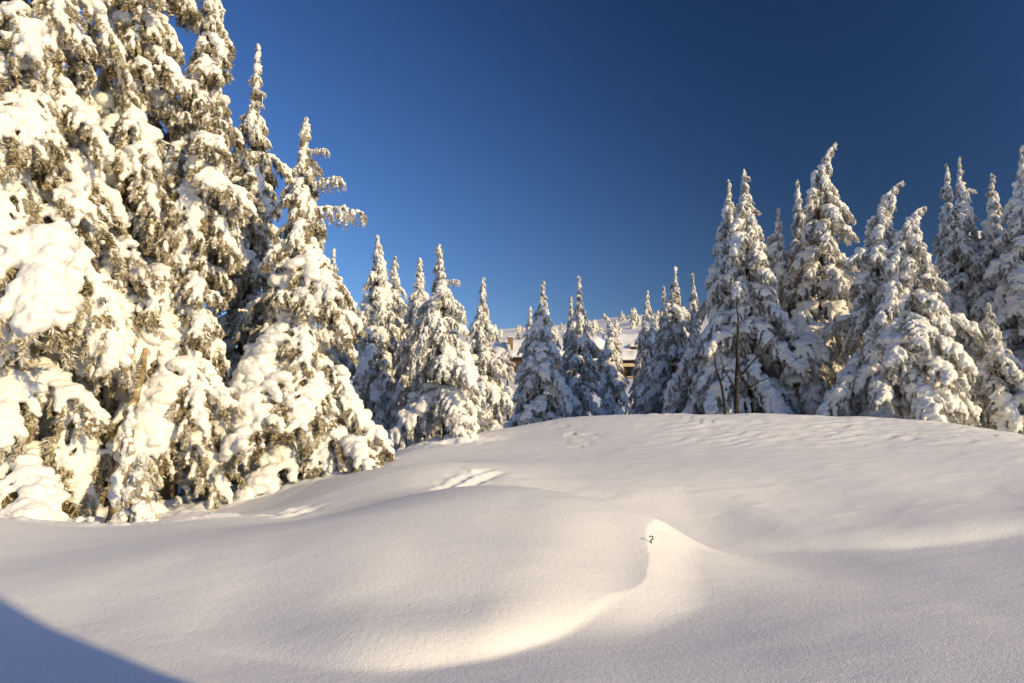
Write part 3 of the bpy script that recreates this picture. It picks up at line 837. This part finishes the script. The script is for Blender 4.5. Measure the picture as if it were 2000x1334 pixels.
    fr = [(k * 24 + i, k * 24 + (i + 1) % 24, (k + 1) * 24 + (i + 1) % 24, (k + 1) * 24 + i) for k in range(6) for i in range(24)]
    obj('turret_snow', mesh_from('turret_snow', vr, fr, M_ROOF, True), tu)
    # left wing with its chimney
    bx('wall', 962, 1148, 3, 13, 800, 694, M_WOOD)
    snow_slab('roof', [L(958, 1.6, 697), L(1150, 1.6, 694), L(1146, 8, 652), L(964, 8, 657)], .9, root, 44, 12, 8)
    ch = bx('chimney', 991, 1002, 2.6, 4.2, 700, 655, M_STONE)
    snow_slab('snow', [L(990, 2.5, 655), L(1003, 2.5, 655), L(1003, 4.3, 655), L(990, 4.3, 655)], .35, ch, 8, 6, 9)
lodge()

def far_tree_mesh(seed):
    rng = np.random.default_rng(seed)
    cen, rad = [], []
    for k in range(46):
        t = rng.random() ** .8
        r = .30 * (1 - t) ** .7 + .03
        a = rng.uniform(0, 6.28)
        cen.append((r * math.cos(a), r * math.sin(a), t)); rad.append(rng.uniform(.05, .11) * (1.15 - .6 * t))
    for k in range(14): cen.append((0, 0, k / 14)); rad.append(.15 * (1 - k / 14) + .03)
    return union_snow('far_tree', np.array(cen), np.array(rad), np.full(60, 1.1), .028, .02, seed, M_FAR, 1)
M_FAR = flat_mat('rimed_far_tree', (.72, .68, .60), .9, 7.0, .28)
FAR = [far_tree_mesh(900 + k) for k in range(4)]
def far_trees():
    rng = np.random.default_rng(77)
    spots = []
    for px, n, w, where in ((975, 4, 14, 'left of the chimney'), (1022, 5, 14, 'right of the chimney'), (1090, 4, 12, 'behind the broad blue-shaded conifer'),
                     (1160, 6, 14, 'above the turret'), (1212, 5, 14, 'behind the crooked-topped conifer'), (1238, 6, 16, 'above the dormer'),
                     (1285, 6, 16, 'right of the slim sunlit column')):
        for _ in range(n): spots.append((px + rng.normal(0, w * .6), rng.uniform(215, 282), rng.uniform(2.2, 4.6), where))
    for i, (px, Y, h, where) in enumerate(spots):
        x = P(px, 640, Y)[0]; z = far_z(x, Y)
        o = obj('far_tree', FAR[i % 4]); o.location = (x, Y, z - .15 * h)
        o.scale = (h * rng.uniform(.8, 1.3), h * rng.uniform(.8, 1.3), h * 1.1); o.rotation_euler = (0, 0, rng.uniform(0, 6))
        tag(o, 'tiny rime-white tree on the distant skyline ' + where, 'tree', 'tiny skyline trees ' + where)
def far_z(x, y):
    xs, ys = np.array([x]), np.array([y]); r = np.hypot(xs, ys)
    return float((base_ground(xs, ys) + (noise2(xs * .05, ys * .05, 20) * .9 + noise2(xs * .15, ys * .15, 21) * .3) * smooth(45, 90, r))[0])
far_trees()

def mountain():
    # a far ridge whose near side falls away from the sun
    nu, nv = 60, 40
    top = P(1822, 452, 1700.0)
    u, v = np.meshgrid(np.linspace(0, 1, nu), np.linspace(0, 1, nv), indexing='ij')
    # ridge line runs away to the right rear, both flanks fall to the plain
    rx = top[0] - 45 + 1500 * u; ry = top[1] + 30 - 500 * u
    rz = top[2] * np.where(u < .05, 1 - (.05 - u) * 9, 1 - (u - .05) * .3)
    sgn = (v - .5) * 2
    x = rx + sgn * 520; y = ry + sgn * 620
    z = rz * (1 - np.abs(sgn) ** .9)
    p = np.stack([x.ravel(), y.ravel(), z.ravel()], 1)
    p[:, 2] += (noise3(p * .006, 5) * 22 + noise3(p * .02, 6) * 8) * (p[:, 2] > 5)
    i, j = np.meshgrid(np.arange(nu - 1), np.arange(nv - 1), indexing='ij'); a = (i * nv + j).ravel()
    q = np.stack([a, a + nv, a + nv + 1, a + 1], 1)
    structure(obj('mountain', mesh_from('mountain', p, q, M_ROOF, True)))
mountain()
